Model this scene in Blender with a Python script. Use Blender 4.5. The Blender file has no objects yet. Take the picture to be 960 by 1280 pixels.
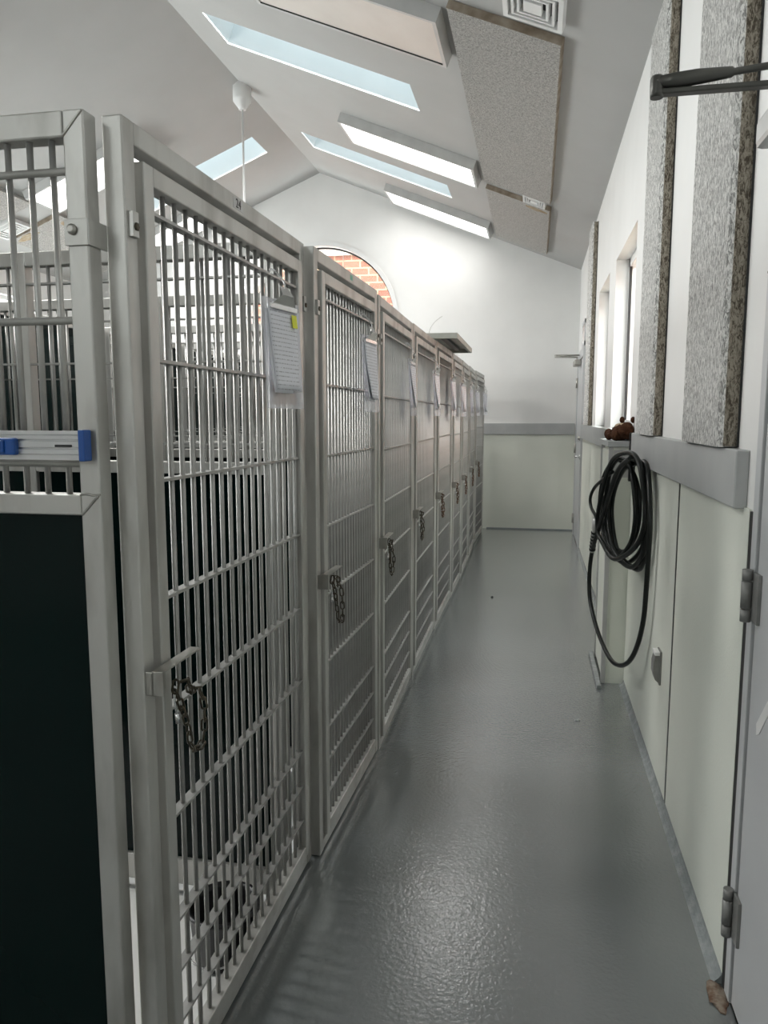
import bpy, bmesh, math, random
from math import sin, cos, pi, radians, atan2, sqrt
from mathutils import Vector, Matrix
random.seed(7)
SC = bpy.context.scene
COL = SC.collection

# ------------------------------------------------------------------ materials
def nodes(name):
    m = bpy.data.materials.new(name); m.use_nodes = True
    nt = m.node_tree; nt.nodes.clear()
    out = nt.nodes.new('ShaderNodeOutputMaterial')
    return m, nt, out

def N(nt, kind, **kw):
    n = nt.nodes.new(kind)
    for k, v in kw.items():
        if k in n.inputs: n.inputs[k].default_value = v
        else: setattr(n, k, v)
    return n

def mapped(nt, scale=(1, 1, 1)):
    tc = N(nt, 'ShaderNodeTexCoord'); mp = N(nt, 'ShaderNodeMapping')
    mp.inputs['Scale'].default_value = scale
    nt.links.new(tc.outputs['Object'], mp.inputs['Vector'])
    return mp.outputs['Vector']

def mat(name, c, rough=.5, metal=0., c2=None, ns=8., stretch=(1, 1, 1), bump=0., bs=40., bstretch=(1, 1, 1), bdist=.01, rvar=0., lo=.35, hi=.65, spec=.5, coat=0.):
    m, nt, out = nodes(name)
    p = N(nt, 'ShaderNodeBsdfPrincipled')
    p.inputs['Base Color'].default_value = (*c, 1); p.inputs['Roughness'].default_value = rough
    p.inputs['Metallic'].default_value = metal; p.inputs['Specular IOR Level'].default_value = spec
    p.inputs['Coat Weight'].default_value = coat
    if c2 is not None or rvar:
        t = N(nt, 'ShaderNodeTexNoise'); t.inputs['Scale'].default_value = ns; t.inputs['Detail'].default_value = 5
        nt.links.new(mapped(nt, stretch), t.inputs['Vector'])
        r = N(nt, 'ShaderNodeValToRGB')
        r.color_ramp.elements[0].position = lo; r.color_ramp.elements[1].position = hi
        r.color_ramp.elements[0].color = (*c, 1); r.color_ramp.elements[1].color = (*(c2 or c), 1)
        nt.links.new(t.outputs['Fac'], r.inputs['Fac']); nt.links.new(r.outputs['Color'], p.inputs['Base Color'])
        if rvar:
            mr = N(nt, 'ShaderNodeMapRange'); mr.inputs['To Min'].default_value = rough - rvar; mr.inputs['To Max'].default_value = rough + rvar
            nt.links.new(t.outputs['Fac'], mr.inputs['Value']); nt.links.new(mr.outputs['Result'], p.inputs['Roughness'])
    if bump:
        t2 = N(nt, 'ShaderNodeTexNoise'); t2.inputs['Scale'].default_value = bs; t2.inputs['Detail'].default_value = 3
        nt.links.new(mapped(nt, bstretch), t2.inputs['Vector'])
        b = N(nt, 'ShaderNodeBump'); b.inputs['Strength'].default_value = bump; b.inputs['Distance'].default_value = bdist
        nt.links.new(t2.outputs['Fac'], b.inputs['Height']); nt.links.new(b.outputs['Normal'], p.inputs['Normal'])
        if coat: nt.links.new(b.outputs['Normal'], p.inputs['Coat Normal']); p.inputs['Coat Roughness'].default_value = .14; p.inputs['Coat IOR'].default_value = 1.7
    nt.links.new(p.outputs[0], out.inputs[0])
    return m

def emit(name, c, s, c2=None, ns=2.):
    m, nt, out = nodes(name)
    e = N(nt, 'ShaderNodeEmission'); e.inputs['Color'].default_value = (*c, 1); e.inputs['Strength'].default_value = s
    nt.links.new(e.outputs[0], out.inputs[0]); return m

def clear(name, c, alpha, rough=.05):
    m, nt, out = nodes(name)
    t = N(nt, 'ShaderNodeBsdfTransparent'); t.inputs['Color'].default_value = (*c, 1)
    g = N(nt, 'ShaderNodeBsdfPrincipled'); g.inputs['Base Color'].default_value = (*c, 1); g.inputs['Roughness'].default_value = rough
    x = N(nt, 'ShaderNodeMixShader'); x.inputs['Fac'].default_value = alpha
    nt.links.new(t.outputs[0], x.inputs[1]); nt.links.new(g.outputs[0], x.inputs[2]); nt.links.new(x.outputs[0], out.inputs[0])
    return m

def tectum(name, dark, light, stretch):
    """wood-wool board: tangled strands"""
    m, nt, out = nodes(name)
    p = N(nt, 'ShaderNodeBsdfPrincipled'); p.inputs['Roughness'].default_value = .9; p.inputs['Specular IOR Level'].default_value = .15
    v = mapped(nt, stretch)
    a = N(nt, 'ShaderNodeTexNoise'); a.inputs['Scale'].default_value = 1; a.inputs['Detail'].default_value = 6; a.inputs['Roughness'].default_value = .75; a.inputs['Distortion'].default_value = 1.2
    nt.links.new(v, a.inputs['Vector'])
    r = N(nt, 'ShaderNodeValToRGB'); r.color_ramp.elements[0].position = .43; r.color_ramp.elements[1].position = .55
    r.color_ramp.elements[0].color = (*dark, 1); r.color_ramp.elements[1].color = (*light, 1)
    nt.links.new(a.outputs['Fac'], r.inputs['Fac']); nt.links.new(r.outputs['Color'], p.inputs['Base Color'])
    b = N(nt, 'ShaderNodeBump'); b.inputs['Strength'].default_value = .9; b.inputs['Distance'].default_value = .012
    nt.links.new(a.outputs['Fac'], b.inputs['Height']); nt.links.new(b.outputs['Normal'], p.inputs['Normal'])
    nt.links.new(p.outputs[0], out.inputs[0]); return m

def bricks(name):
    m, nt, out = nodes(name)
    p = N(nt, 'ShaderNodeBsdfPrincipled'); p.inputs['Roughness'].default_value = .85
    tc = N(nt, 'ShaderNodeTexCoord'); sp = N(nt, 'ShaderNodeSeparateXYZ'); cb = N(nt, 'ShaderNodeCombineXYZ')
    ad = N(nt, 'ShaderNodeMath', operation='ADD')
    nt.links.new(tc.outputs['Object'], sp.inputs[0])
    nt.links.new(sp.outputs['X'], ad.inputs[0]); nt.links.new(sp.outputs['Y'], ad.inputs[1])
    nt.links.new(ad.outputs[0], cb.inputs['X']); nt.links.new(sp.outputs['Z'], cb.inputs['Y'])
    b = N(nt, 'ShaderNodeTexBrick')
    b.inputs['Color1'].default_value = (.26, .085, .05, 1); b.inputs['Color2'].default_value = (.34, .14, .09, 1)
    b.inputs['Mortar'].default_value = (.46, .34, .22, 1)
    b.inputs['Scale'].default_value = 1; b.inputs['Brick Width'].default_value = .262; b.inputs['Row Height'].default_value = .108; b.inputs['Mortar Size'].default_value = .011
    nt.links.new(cb.outputs[0], b.inputs['Vector']); nt.links.new(b.outputs['Color'], p.inputs['Base Color'])
    bp = N(nt, 'ShaderNodeBump'); bp.inputs['Strength'].default_value = .5; bp.inputs['Distance'].default_value = .01; bp.invert = True
    nt.links.new(b.outputs['Fac'], bp.inputs['Height']); nt.links.new(bp.outputs['Normal'], p.inputs['Normal'])
    nt.links.new(p.outputs[0], out.inputs[0]); return m

def printed(name):
    """white sheet with rows of small grey print"""
    m, nt, out = nodes(name)
    p = N(nt, 'ShaderNodeBsdfPrincipled'); p.inputs['Roughness'].default_value = .7
    tc = N(nt, 'ShaderNodeTexCoord'); sp = N(nt, 'ShaderNodeSeparateXYZ'); nt.links.new(tc.outputs['Object'], sp.inputs[0])
    w = N(nt, 'ShaderNodeMath', operation='PINGPONG'); w.inputs[1].default_value = .0055
    nt.links.new(sp.outputs['Z'], w.inputs[0])
    line = N(nt, 'ShaderNodeMath', operation='LESS_THAN'); line.inputs[1].default_value = .0014
    nt.links.new(w.outputs[0], line.inputs[0])
    mp = N(nt, 'ShaderNodeMapping'); mp.inputs['Scale'].default_value = (260, 1, 90); nt.links.new(tc.outputs['Object'], mp.inputs[0])
    n = N(nt, 'ShaderNodeTexNoise'); n.inputs['Scale'].default_value = 1; n.inputs['Detail'].default_value = 2; nt.links.new(mp.outputs[0], n.inputs['Vector'])
    g = N(nt, 'ShaderNodeMath', operation='GREATER_THAN'); g.inputs[1].default_value = .48; nt.links.new(n.outputs['Fac'], g.inputs[0])
    ax = N(nt, 'ShaderNodeMath', operation='ABSOLUTE'); nt.links.new(sp.outputs['X'], ax.inputs[0])
    mg = N(nt, 'ShaderNodeMath', operation='LESS_THAN'); mg.inputs[1].default_value = .07; nt.links.new(ax.outputs[0], mg.inputs[0])
    m1 = N(nt, 'ShaderNodeMath', operation='MULTIPLY'); nt.links.new(line.outputs[0], m1.inputs[0]); nt.links.new(g.outputs[0], m1.inputs[1])
    m2 = N(nt, 'ShaderNodeMath', operation='MULTIPLY'); nt.links.new(m1.outputs[0], m2.inputs[0]); nt.links.new(mg.outputs[0], m2.inputs[1])
    mx = N(nt, 'ShaderNodeMix', data_type='RGBA'); mx.inputs[6].default_value = (.78, .79, .84, 1); mx.inputs[7].default_value = (.42, .42, .45, 1)
    nt.links.new(m2.outputs[0], mx.inputs[0]); nt.links.new(mx.outputs[2], p.inputs['Base Color'])
    nt.links.new(p.outputs[0], out.inputs[0]); return m

SKY_E, TUBE_E, WORLD_E = .84, 2.2, 6.0
M = dict(
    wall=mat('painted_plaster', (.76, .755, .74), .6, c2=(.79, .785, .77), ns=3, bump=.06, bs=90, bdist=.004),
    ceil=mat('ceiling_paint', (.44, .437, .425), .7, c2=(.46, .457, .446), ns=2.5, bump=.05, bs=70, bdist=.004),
    frp=mat('pebbled_wall_panel', (.74, .765, .685), .42, c2=(.78, .80, .72), ns=2, bump=.22, bs=160, bdist=.003),
    rail=mat('grey_painted_board', (.42, .43, .43), .42, c2=(.46, .47, .465), ns=6, bump=.05, bs=60, bdist=.003),
    grey=mat('grey_door_paint', (.52, .53, .54), .4, c2=(.55, .56, .565), ns=4),
    white=mat('white_paint', (.74, .74, .73), .45, c2=(.78, .78, .77), ns=5),
    floor=mat('grey_epoxy_floor', (.145, .157, .159), .24, c2=(.155, .167, .169), ns=1.6, lo=.3, hi=.7, bump=.16, bs=75, bdist=.009, rvar=.03, spec=.8, coat=1.),
    kfloor=mat('white_kennel_floor', (.80, .80, .78), .3, c2=(.86, .86, .84), ns=3, bump=.05, bs=60, bdist=.004),
    curb=mat('grey_kerb_paint', (.22, .245, .25), .35, c2=(.27, .29, .30), ns=5),
    alu=mat('brushed_aluminium', (.37, .36, .335), .42, .65, c2=(.54, .535, .51), ns=11, lo=.30, hi=.52, stretch=(1, 1, .3), rvar=.08),
    alub=mat('aluminium_bar', (.37, .366, .35), .42, .65, c2=(.44, .436, .42), ns=14, rvar=.06),
    bright=mat('bright_metal', (.72, .72, .72), .25, .95, c2=(.78, .78, .78), ns=30),
    steel=mat('dull_steel', (.36, .35, .32), .38, .9, c2=(.46, .45, .42), ns=20, rvar=.08),
    green=mat('dark_green_sheet', (.0025, .009, .0085), .14, c2=(.003, .011, .010), ns=2, spec=.14),
    chain=mat('tarnished_chain', (.05, .045, .035), .42, .85, c2=(.10, .085, .06), ns=40),
    rust=mat('rusty_chain', (.16, .085, .045), .6, .6, c2=(.09, .055, .035), ns=60),
    rubber=mat('black_rubber', (.009, .011, .010), .3, c2=(.013, .015, .014), ns=12, spec=.25),
    black=mat('black_plastic', (.010, .010, .011), .35, c2=(.014, .014, .015), ns=8),
    blue=mat('blue_plastic', (.012, .075, .30), .35, c2=(.016, .09, .34), ns=10),
    ridged=mat('extruded_aluminium', (.60, .61, .62), .3, .9, c2=(.68, .69, .70), ns=10, stretch=(.2, 1, 1)),
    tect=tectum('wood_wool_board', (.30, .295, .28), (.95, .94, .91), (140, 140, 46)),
    tecte=tectum('wood_wool_edge', (.12, .10, .075), (.50, .45, .37), (140, 140, 46)),
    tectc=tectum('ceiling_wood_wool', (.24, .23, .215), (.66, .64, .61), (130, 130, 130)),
    stain=mat('brown_edge', (.20, .155, .11), .8, c2=(.34, .29, .23), ns=12, bump=.4, bs=60),
    paper=printed('printed_paper'), sheet=mat('plain_paper', (.72, .73, .78), .7, c2=(.76, .77, .82), ns=4),
    yellow=mat('yellow_sticker', (.75, .78, .03), .6, c2=(.8, .83, .06), ns=20),
    tan=mat('tan_tone', (.62, .42, .28), .7, c2=(.7, .55, .42), ns=18),
    acryl=clear('clear_acrylic', (.93, .93, .95), .30), glass=clear('window_glass', (.96, .98, .98), .08, .02),
    fur=mat('brown_plush', (.055, .024, .013), .95, c2=(.10, .045, .025), ns=60, bump=1., bs=180, bdist=.01, spec=.1),
    furl=mat('pale_plush', (.38, .29, .19), .95, c2=(.5, .40, .28), ns=60, bump=1., bs=180, bdist=.01, spec=.1),
    unlit=mat('unlit_diffuser', (.66, .60, .55), .45, c2=(.72, .66, .61), ns=3),
    lit=emit('lit_diffuser', (1, .985, .96), TUBE_E), dim=emit('lit_diffuser_soft', (1, .985, .96), TUBE_E * .9), sky=emit('skylight_pane', (.80, .95, 1.0), SKY_E),
    well=mat('skylight_well', (.72, .76, .77), .5, c2=(.76, .80, .81), ns=3),
    brick=bricks('red_brick'), stone=mat('pale_stone', (.55, .50, .42), .8, c2=(.6, .56, .48), ns=8),
    soldier=mat('buff_brick', (.42, .33, .22), .85, c2=(.48, .40, .29), ns=10),
    fitting=mat('grey_fitting', (.50, .50, .49), .4, .2, c2=(.55, .55, .54), ns=8),
    bronze=mat('dark_closer_arm', (.075, .075, .068), .38, .6, c2=(.10, .10, .09), ns=12),
    darkgap=mat('dark_gasket_or_gap', (.02, .02, .02), .7, c2=(.03, .03, .03), ns=10),
    seal=mat('worn_floor_seal', (.25, .27, .275), .22, c2=(.34, .36, .36), ns=22, lo=.45, hi=.75, bump=.5, bs=40, spec=.8),
    text=mat('black_print', (.02, .02, .02), .5, c2=(.03, .03, .03), ns=10),
    tray=mat('grey_metal_tray', (.36, .36, .32), .45, .6, c2=(.46, .46, .42), ns=7),
    hinge=mat('painted_hinge', (.20, .20, .19), .45, .25, c2=(.25, .25, .24), ns=20),
    watermark=mat('water_stain', (.34, .25, .15), .9, c2=(.46, .39, .29), ns=25, bump=.6, bs=130),
    rustspot=mat('rust_stain', (.13, .07, .04), .8, c2=(.28, .23, .18), ns=60),
)

# ------------------------------------------------------------------ mesh helpers
class MB:
    def __init__(s): s.v = []; s.f = []; s.sm = []
    def add(s, v, f, smooth=False):
        o = len(s.v); s.v += [tuple(p) for p in v]; s.f += [tuple(i + o for i in q) for q in f]; s.sm += [smooth] * len(f); return s
    def box(s, x0, x1, y0, y1, z0, z1, c=0.):
        """box, with chamfered edges when c is given"""
        if c <= 0:
            v = [(x, y, z) for x in (x0, x1) for y in (y0, y1) for z in (z0, z1)]
            return s.add(v, [(0, 1, 3, 2), (4, 6, 7, 5), (0, 4, 5, 1), (2, 3, 7, 6), (0, 2, 6, 4), (1, 5, 7, 3)])
        bm = bmesh.new(); bmesh.ops.create_cube(bm, size=1)
        for q in bm.verts:
            q.co = ((x0 + x1) / 2 + q.co.x * (x1 - x0), (y0 + y1) / 2 + q.co.y * (y1 - y0), (z0 + z1) / 2 + q.co.z * (z1 - z0))
        bmesh.ops.bevel(bm, geom=list(bm.edges), offset=c, segments=2, affect='EDGES', profile=.5)
        bm.verts.index_update()
        s.add([q.co[:] for q in bm.verts], [[q.index for q in f.verts] for f in bm.faces]); bm.free(); return s
    def hexa(s, p):
        """eight corners: bottom ring then top ring"""
        return s.add(p, [(0, 3, 2, 1), (4, 5, 6, 7), (0, 1, 5, 4), (1, 2, 6, 5), (2, 3, 7, 6), (3, 0, 4, 7)])
    def prism(s, ring, off):
        n = len(ring); o = Vector(off)
        return s.add([Vector(p) for p in ring] + [Vector(p) + o for p in ring],
                     [tuple(range(n))[::-1], tuple(range(n, 2 * n))] + [(i, (i + 1) % n, n + (i + 1) % n, n + i) for i in range(n)])
    def tube(s, pts, r, seg=8, closed=False, caps=True):
        P = [Vector(p) for p in pts]; n = len(P)
        R = r if isinstance(r, (list, tuple)) else [r] * n
        T = []
        for i in range(n):
            a = P[(i - 1) % n] if (closed or i > 0) else P[i]; b = P[(i + 1) % n] if (closed or i < n - 1) else P[i]
            t = (b - a); T.append(t.normalized() if t.length > 1e-9 else Vector((0, 0, 1)))
        ref = Vector((0, 0, 1)) if abs(T[0].z) < .9 else Vector((1, 0, 0))
        u = T[0].cross(ref).normalized(); v = []
        for i in range(n):
            u = (u - T[i] * u.dot(T[i])).normalized(); w = T[i].cross(u)
            for k in range(seg):
                a = 2 * pi * k / seg; v.append(P[i] + (u * cos(a) + w * sin(a)) * R[i])
        f = []
        for i in range(n if closed else n - 1):
            j = (i + 1) % n
            for k in range(seg):
                f.append((i * seg + k, i * seg + (k + 1) % seg, j * seg + (k + 1) % seg, j * seg + k))
        s.add(v, f, True)
        if caps and not closed:
            o = len(s.v) - n * seg
            s.f += [tuple(o + k for k in range(seg))[::-1], tuple(o + (n - 1) * seg + k for k in range(seg))]; s.sm += [False, False]
        return s
    def lathe(s, prof, c, seg=24, axis=Vector((0, 0, 1))):
        """prof: (radius, height) pairs"""
        c = Vector(c); q = Vector((0, 0, 1)).rotation_difference(axis)
        v = [c + q @ Vector((r * cos(2 * pi * k / seg), r * sin(2 * pi * k / seg), h)) for r, h in prof for k in range(seg)]
        f = [(i * seg + k, i * seg + (k + 1) % seg, (i + 1) * seg + (k + 1) % seg, (i + 1) * seg + k) for i in range(len(prof) - 1) for k in range(seg)]
        s.add(v, f, True)
        o = len(s.v) - len(v)
        if prof[0][0] > 1e-4: s.f.append(tuple(o + k for k in range(seg))[::-1]); s.sm.append(False)
        if prof[-1][0] > 1e-4: s.f.append(tuple(o + (len(prof) - 1) * seg + k for k in range(seg))); s.sm.append(False)
        return s
    def blob(s, c, r, rot=None, seg=14, rings=9, lump=0.):
        c = Vector(c); R = rot or Matrix.Identity(3); v = []; f = []
        for i in range(rings + 1):
            th = pi * i / rings
            for k in range(seg):
                ph = 2 * pi * k / seg; d = Vector((sin(th) * cos(ph), sin(th) * sin(ph), cos(th)))
                l = 1 + (random.uniform(-lump, lump) if 0 < i < rings else 0)
                v.append(c + R @ Vector((d.x * r[0] * l, d.y * r[1] * l, d.z * r[2] * l)))
        for i in range(rings):
            for k in range(seg): f.append((i * seg + k, (i + 1) * seg + k, (i + 1) * seg + (k + 1) % seg, i * seg + (k + 1) % seg))
        return s.add(v, f, True)
    def mesh(s, name, m):
        me = bpy.data.meshes.new(name); me.from_pydata(s.v, [], s.f); me.materials.append(m)
        me.polygons.foreach_set('use_smooth', s.sm); me.validate()
        bm = bmesh.new(); bm.from_mesh(me); bmesh.ops.recalc_face_normals(bm, faces=bm.faces[:]); bm.to_mesh(me); bm.free()
        return me
    def build(s, name, m, parent=None, origin=(0, 0, 0)):
        """one mesh object; vertices are given in the same frame as origin"""
        o = Vector(origin); s.v = [tuple(Vector(p) - o) for p in s.v]
        ob = bpy.data.objects.new(name, s.mesh(name, m)); COL.objects.link(ob)
        if parent: ob.parent = parent
        else: ob.location = o
        return ob

def put(name, me, parent, loc=(0, 0, 0), rot=(0, 0, 0)):
    o = bpy.data.objects.new(name, me); COL.objects.link(o); o.parent = parent; o.location = loc; o.rotation_euler = rot; return o
def tag(o, label, cat, group=None, kind=None):
    o['label'] = label; o['category'] = cat
    if group: o['group'] = group
    if kind: o['kind'] = kind
    return o
def thing(name, label, cat, loc, rot=(0, 0, 0), group=None, kind=None):
    o = bpy.data.objects.new(name, None); COL.objects.link(o); o.location = loc; o.rotation_euler = rot; o.empty_display_size = .1
    return tag(o, label, cat, group, kind)
def struct(o, label=None, cat=None):
    o['kind'] = 'structure'
    if label: o['label'] = label; o['category'] = cat
    return o
def smooth_path(pts, n=8, closed=False):
    P = [Vector(p) for p in pts]; m = len(P); out = []
    for i in range(m if closed else m - 1):
        g = lambda k: P[k % m] if closed else P[max(0, min(m - 1, k))]
        a, b, c, d = g(i - 1), g(i), g(i + 1), g(i + 2)
        for k in range(n):
            t = k / n
            out.append(.5 * ((2 * b) + (c - a) * t + (2 * a - 5 * b + 4 * c - d) * t * t + (3 * b - a - 3 * c + d) * t ** 3))
    if not closed: out.append(P[-1])
    return out
def text_mesh(body, size, m, parent, loc, rot, name, thick=.0004):
    cu = bpy.data.curves.new(name, 'FONT'); cu.body = body; cu.size = size; cu.extrude = thick; cu.align_x = 'CENTER'; cu.align_y = 'CENTER'
    tmp = bpy.data.objects.new('tmp_text', cu); COL.objects.link(tmp)
    bpy.context.view_layer.update()
    me = bpy.data.meshes.new_from_object(tmp.evaluated_get(bpy.context.evaluated_depsgraph_get()))
    bpy.data.objects.remove(tmp); bpy.data.curves.remove(cu)
    me.name = name; me.materials.clear(); me.materials.append(m)
    o = bpy.data.objects.new(name, me); COL.objects.link(o)
    if parent: o.parent = parent
    o.location = loc; o.rotation_euler = rot
    return o

# ------------------------------------------------------------------ the room
WX, FY, BY = .515, 9.995, -2.6             # right wall, far wall, wall behind the camera
RX, RZ, S = -2.836, 4.62, .40173           # ridge line and roof slope
LX = 2 * RX - WX                           # left wall
def roof_z(x): return RZ - S * abs(x - RX)
TH = math.atan(S)
def roof(x, y, off=0.):
    sg = 1 if x >= RX else -1
    return Vector((x - sg * sin(TH) * off, y, roof_z(x) - cos(TH) * off))
def mx(x): return 2 * RX - x               # mirrored across the ridge

fl = MB(); fl.box(-.742, WX + .2, BY, FY, -.15, 0); struct(fl.build('floor', M['floor']), 'grey glossy epoxy floor of the aisle beside the kennels', 'floor')
b = MB(); b.box(-2.6, -.742, 1.20, FY, -.2, -.12); struct(b.build('kennel_floor', M['kfloor']), 'pale kennel floor behind the gates', 'floor')
b = MB(); b.box(LX, -.742, BY, 1.20, -.15, 0); struct(b.build('floor_2', M['floor']))
b = MB(); b.box(LX, -2.6, 1.20, FY, -.2, -.06); struct(b.build('floor_3', M['floor']))
b = MB(); b.box(-.742, -.722, 1.20, FY, 0, .012, .003); struct(b.build('trim_1', M['curb']))

def rect_wall(name, m, axis, pos, a0, a1, top, holes, thick, label=None):
    """wall plane at x=pos (axis x) with rectangular holes (a0,a1,z0,z1) and reveals of depth thick; top: function of the along coordinate"""
    A = sorted({a0, a1} | {h[0] for h in holes} | {h[1] for h in holes})
    Zs = sorted({0., top} | {h[2] for h in holes} | {h[3] for h in holes})
    mb = MB(); p2 = pos + thick
    for i in range(len(A) - 1):
        for k in range(len(Zs) - 1):
            ca, cz = (A[i] + A[i + 1]) / 2, (Zs[k] + Zs[k + 1]) / 2
            if any(h[0] < ca < h[1] and h[2] < cz < h[3] for h in holes): continue
            for x in (pos, p2):
                mb.add([(x, A[i], Zs[k]), (x, A[i + 1], Zs[k]), (x, A[i + 1], Zs[k + 1]), (x, A[i], Zs[k + 1])], [(0, 1, 2, 3)])
    for h in holes:
        a, c, z0, z1 = h
        for q in ([(a, z0), (c, z0)], [(c, z0), (c, z1)], [(c, z1), (a, z1)], [(a, z1), (a, z0)]):
            mb.add([(pos, *q[0]), (pos, *q[1]), (p2, *q[1]), (p2, *q[0])], [(0, 1, 2, 3)])
    mb.add([(pos, a0, top), (pos, a1, top), (p2, a1, top), (p2, a0, top)], [(0, 1, 2, 3)])
    return struct(mb.build(name, m), label, 'wall' if label else None)

WIN = [(4.42, 5.52, 1.385, 2.515), (5.98, 6.92, 1.385, 2.52)]
DOOR = (.93, 1.912, 0., 2.14)
FDOOR = (8.60, 9.72, 0., 2.16)
TRANS = (8.66, 9.15, 2.24, 2.52)
rect_wall('wall_right', M['wall'], 'x', WX, BY, FY, roof_z(WX) + .05, WIN + [DOOR, FDOOR, TRANS], .16, 'white painted right wall above grey chair rail')
ADDED_LWIN = [(a, c, 1.385, 2.9) for a, c in ((.9, 2.4), (3.0, 4.5), (5.1, 6.6), (7.2, 8.7))]  # unseen windows added in the left wall for side daylight
rect_wall('wall_left', M['wall'], 'x', LX, BY, FY, roof_z(LX) + .03, ADDED_LWIN, -.16)
def portal(loc, direction, sx, sy):
    l = bpy.data.lights.new('daylight_portal', 'AREA'); l.shape = 'RECTANGLE'; l.size = sx; l.size_y = sy; l.cycles.is_portal = True
    o = bpy.data.objects.new('daylight_portal', l); COL.objects.link(o); o.location = loc; o.rotation_euler = Vector(direction).to_track_quat('-Z', 'Z').to_euler()
for i, (a, c, z0, z1) in enumerate(ADDED_LWIN):
    w_ = MB(); t = .05
    for bx in ((a, a + t, z0, z1), (c - t, c, z0, z1), (a, c, z0, z0 + t), (a, c, z1 - t, z1)): w_.box(LX - .12, LX - .08, *bx)
    r = struct(w_.build(f'window_{50 + i}', M['white'], None, (LX - .1, a, z0)))
    MB().box(LX - .103, LX - .097, a + t, c - t, z0 + t, z1 - t).build('pane', M['glass'], r, (LX - .1, a, z0))
    portal((LX - .15, (a + c) / 2, (z0 + z1) / 2), (1, 0, 0), c - a, z1 - z0)

def gable(name, y, dy, hole=None):
    bm = bmesh.new()
    ring = [(LX, -.2), (WX + .16, -.2), (WX + .16, roof_z(WX) + .02), (WX, roof_z(WX) + .03), (RX, RZ + .03), (LX, roof_z(LX) + .03)]
    loops = [ring] + ([hole] if hole else [])
    for lp in loops:
        vs = [bm.verts.new((x, y, z)) for x, z in lp]
        for i in range(len(vs)): bm.edges.new((vs[i], vs[(i + 1) % len(vs)]))
    bmesh.ops.triangle_fill(bm, use_beauty=True, edges=bm.edges[:])
    r = bmesh.ops.extrude_face_region(bm, geom=bm.faces[:])
    for q in r['geom']:
        if isinstance(q, bmesh.types.BMVert): q.co.y += dy
    bmesh.ops.recalc_face_normals(bm, faces=bm.faces[:])
    me = bpy.data.meshes.new(name); bm.to_mesh(me); bm.free(); me.materials.append(M['wall'])
    o = bpy.data.objects.new(name, me); COL.objects.link(o); return struct(o)
AC, AR = (RX, 2.70), 1.0
def arch(r, n=40, base=1.40): return [(AC[0] + r * cos(pi * i / n), AC[1] + r * sin(pi * i / n)) for i in range(n + 1)] + [(AC[0] - r, base), (AC[0] + r, base)]
gable('wall_far', FY, .16, arch(AR))
gable('wall_back', BY, -.16, [(-2.6, 2.5), (-1.3, 2.5), (-1.3, 3.45), (-2.6, 3.45)])  # opening and its window added behind the camera for frontal daylight
portal((-1.95, BY - .15, 2.98), (0, 1, 0), 1.3, .95)
w_ = MB()
for bx in ((-2.6, -2.56, 2.5, 3.45), (-1.34, -1.3, 2.5, 3.45), (-2.6, -1.3, 2.5, 2.54), (-2.6, -1.3, 3.41, 3.45)): w_.box(bx[0], bx[1], BY - .1, BY - .06, bx[2], bx[3])
r = struct(w_.build('window_60', M['white'], None, (-2.6, BY, 2.5)))
MB().box(-2.56, -1.34, BY - .083, BY - .077, 2.54, 3.41).build('pane', M['glass'], r, (-2.6, BY, 2.5))

# sloped ceiling with skylight wells
def slope(name, right, holes, label):
    f = (lambda x: x) if right else mx
    X0, X1 = RX, WX
    A = sorted({X0, X1} | {h[0] for h in holes} | {h[1] for h in holes}); B = sorted({BY, FY} | {h[2] for h in holes} | {h[3] for h in holes})
    mb = MB()
    for i in range(len(A) - 1):
        for k in range(len(B) - 1):
            ca, cb = (A[i] + A[i + 1]) / 2, (B[k] + B[k + 1]) / 2
            if any(h[0] < ca < h[1] and h[2] < cb < h[3] for h in holes): continue
            mb.add([roof(f(x), y) for x, y in ((A[i], B[k]), (A[i + 1], B[k]), (A[i + 1], B[k + 1]), (A[i], B[k + 1]))], [(0, 1, 2, 3)])
    return struct(mb.build(name, M['ceil']), label, 'ceiling')
SKY_R = [(-2.556, -.958, 3.30, 3.80), (-2.556, -.958, 5.79, 6.29), (-2.55, -.965, 8.26, 8.75)]  # first one is out of view, added for more daylight
SKY_L = [(-2.556, -.958, 3.30, 3.80), (-2.55, -.965, 8.30, 8.80)]  # first one likewise added out of view for its daylight
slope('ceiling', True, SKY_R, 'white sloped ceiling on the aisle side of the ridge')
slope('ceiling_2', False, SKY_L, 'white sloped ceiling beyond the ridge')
nwin = [0]
def skylight(h, right):
    nwin[0] += 1
    f = (lambda x: x) if right else mx
    D = -.42
    c = [roof(f(x), y) for x, y in ((h[0], h[2]), (h[1], h[2]), (h[1], h[3]), (h[0], h[3]))]
    t = [roof(f(x), y, D) for x, y in ((h[0], h[2]), (h[1], h[2]), (h[1], h[3]), (h[0], h[3]))]
    w = MB()
    for i in range(4): w.add([c[i], c[(i + 1) % 4], t[(i + 1) % 4], t[i]], [(0, 1, 2, 3)])
    r = struct(w.build(f'window_{nwin[0]}', M['well'], None, c[0]))
    p = MB(); p.hexa(t + [q + (t[0] - c[0]) * .06 for q in t]); p.build('skylight_pane', M['sky'], r, c[0])
for h in SKY_R: skylight(h, True)
for h in SKY_L: skylight(h, False)

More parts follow.
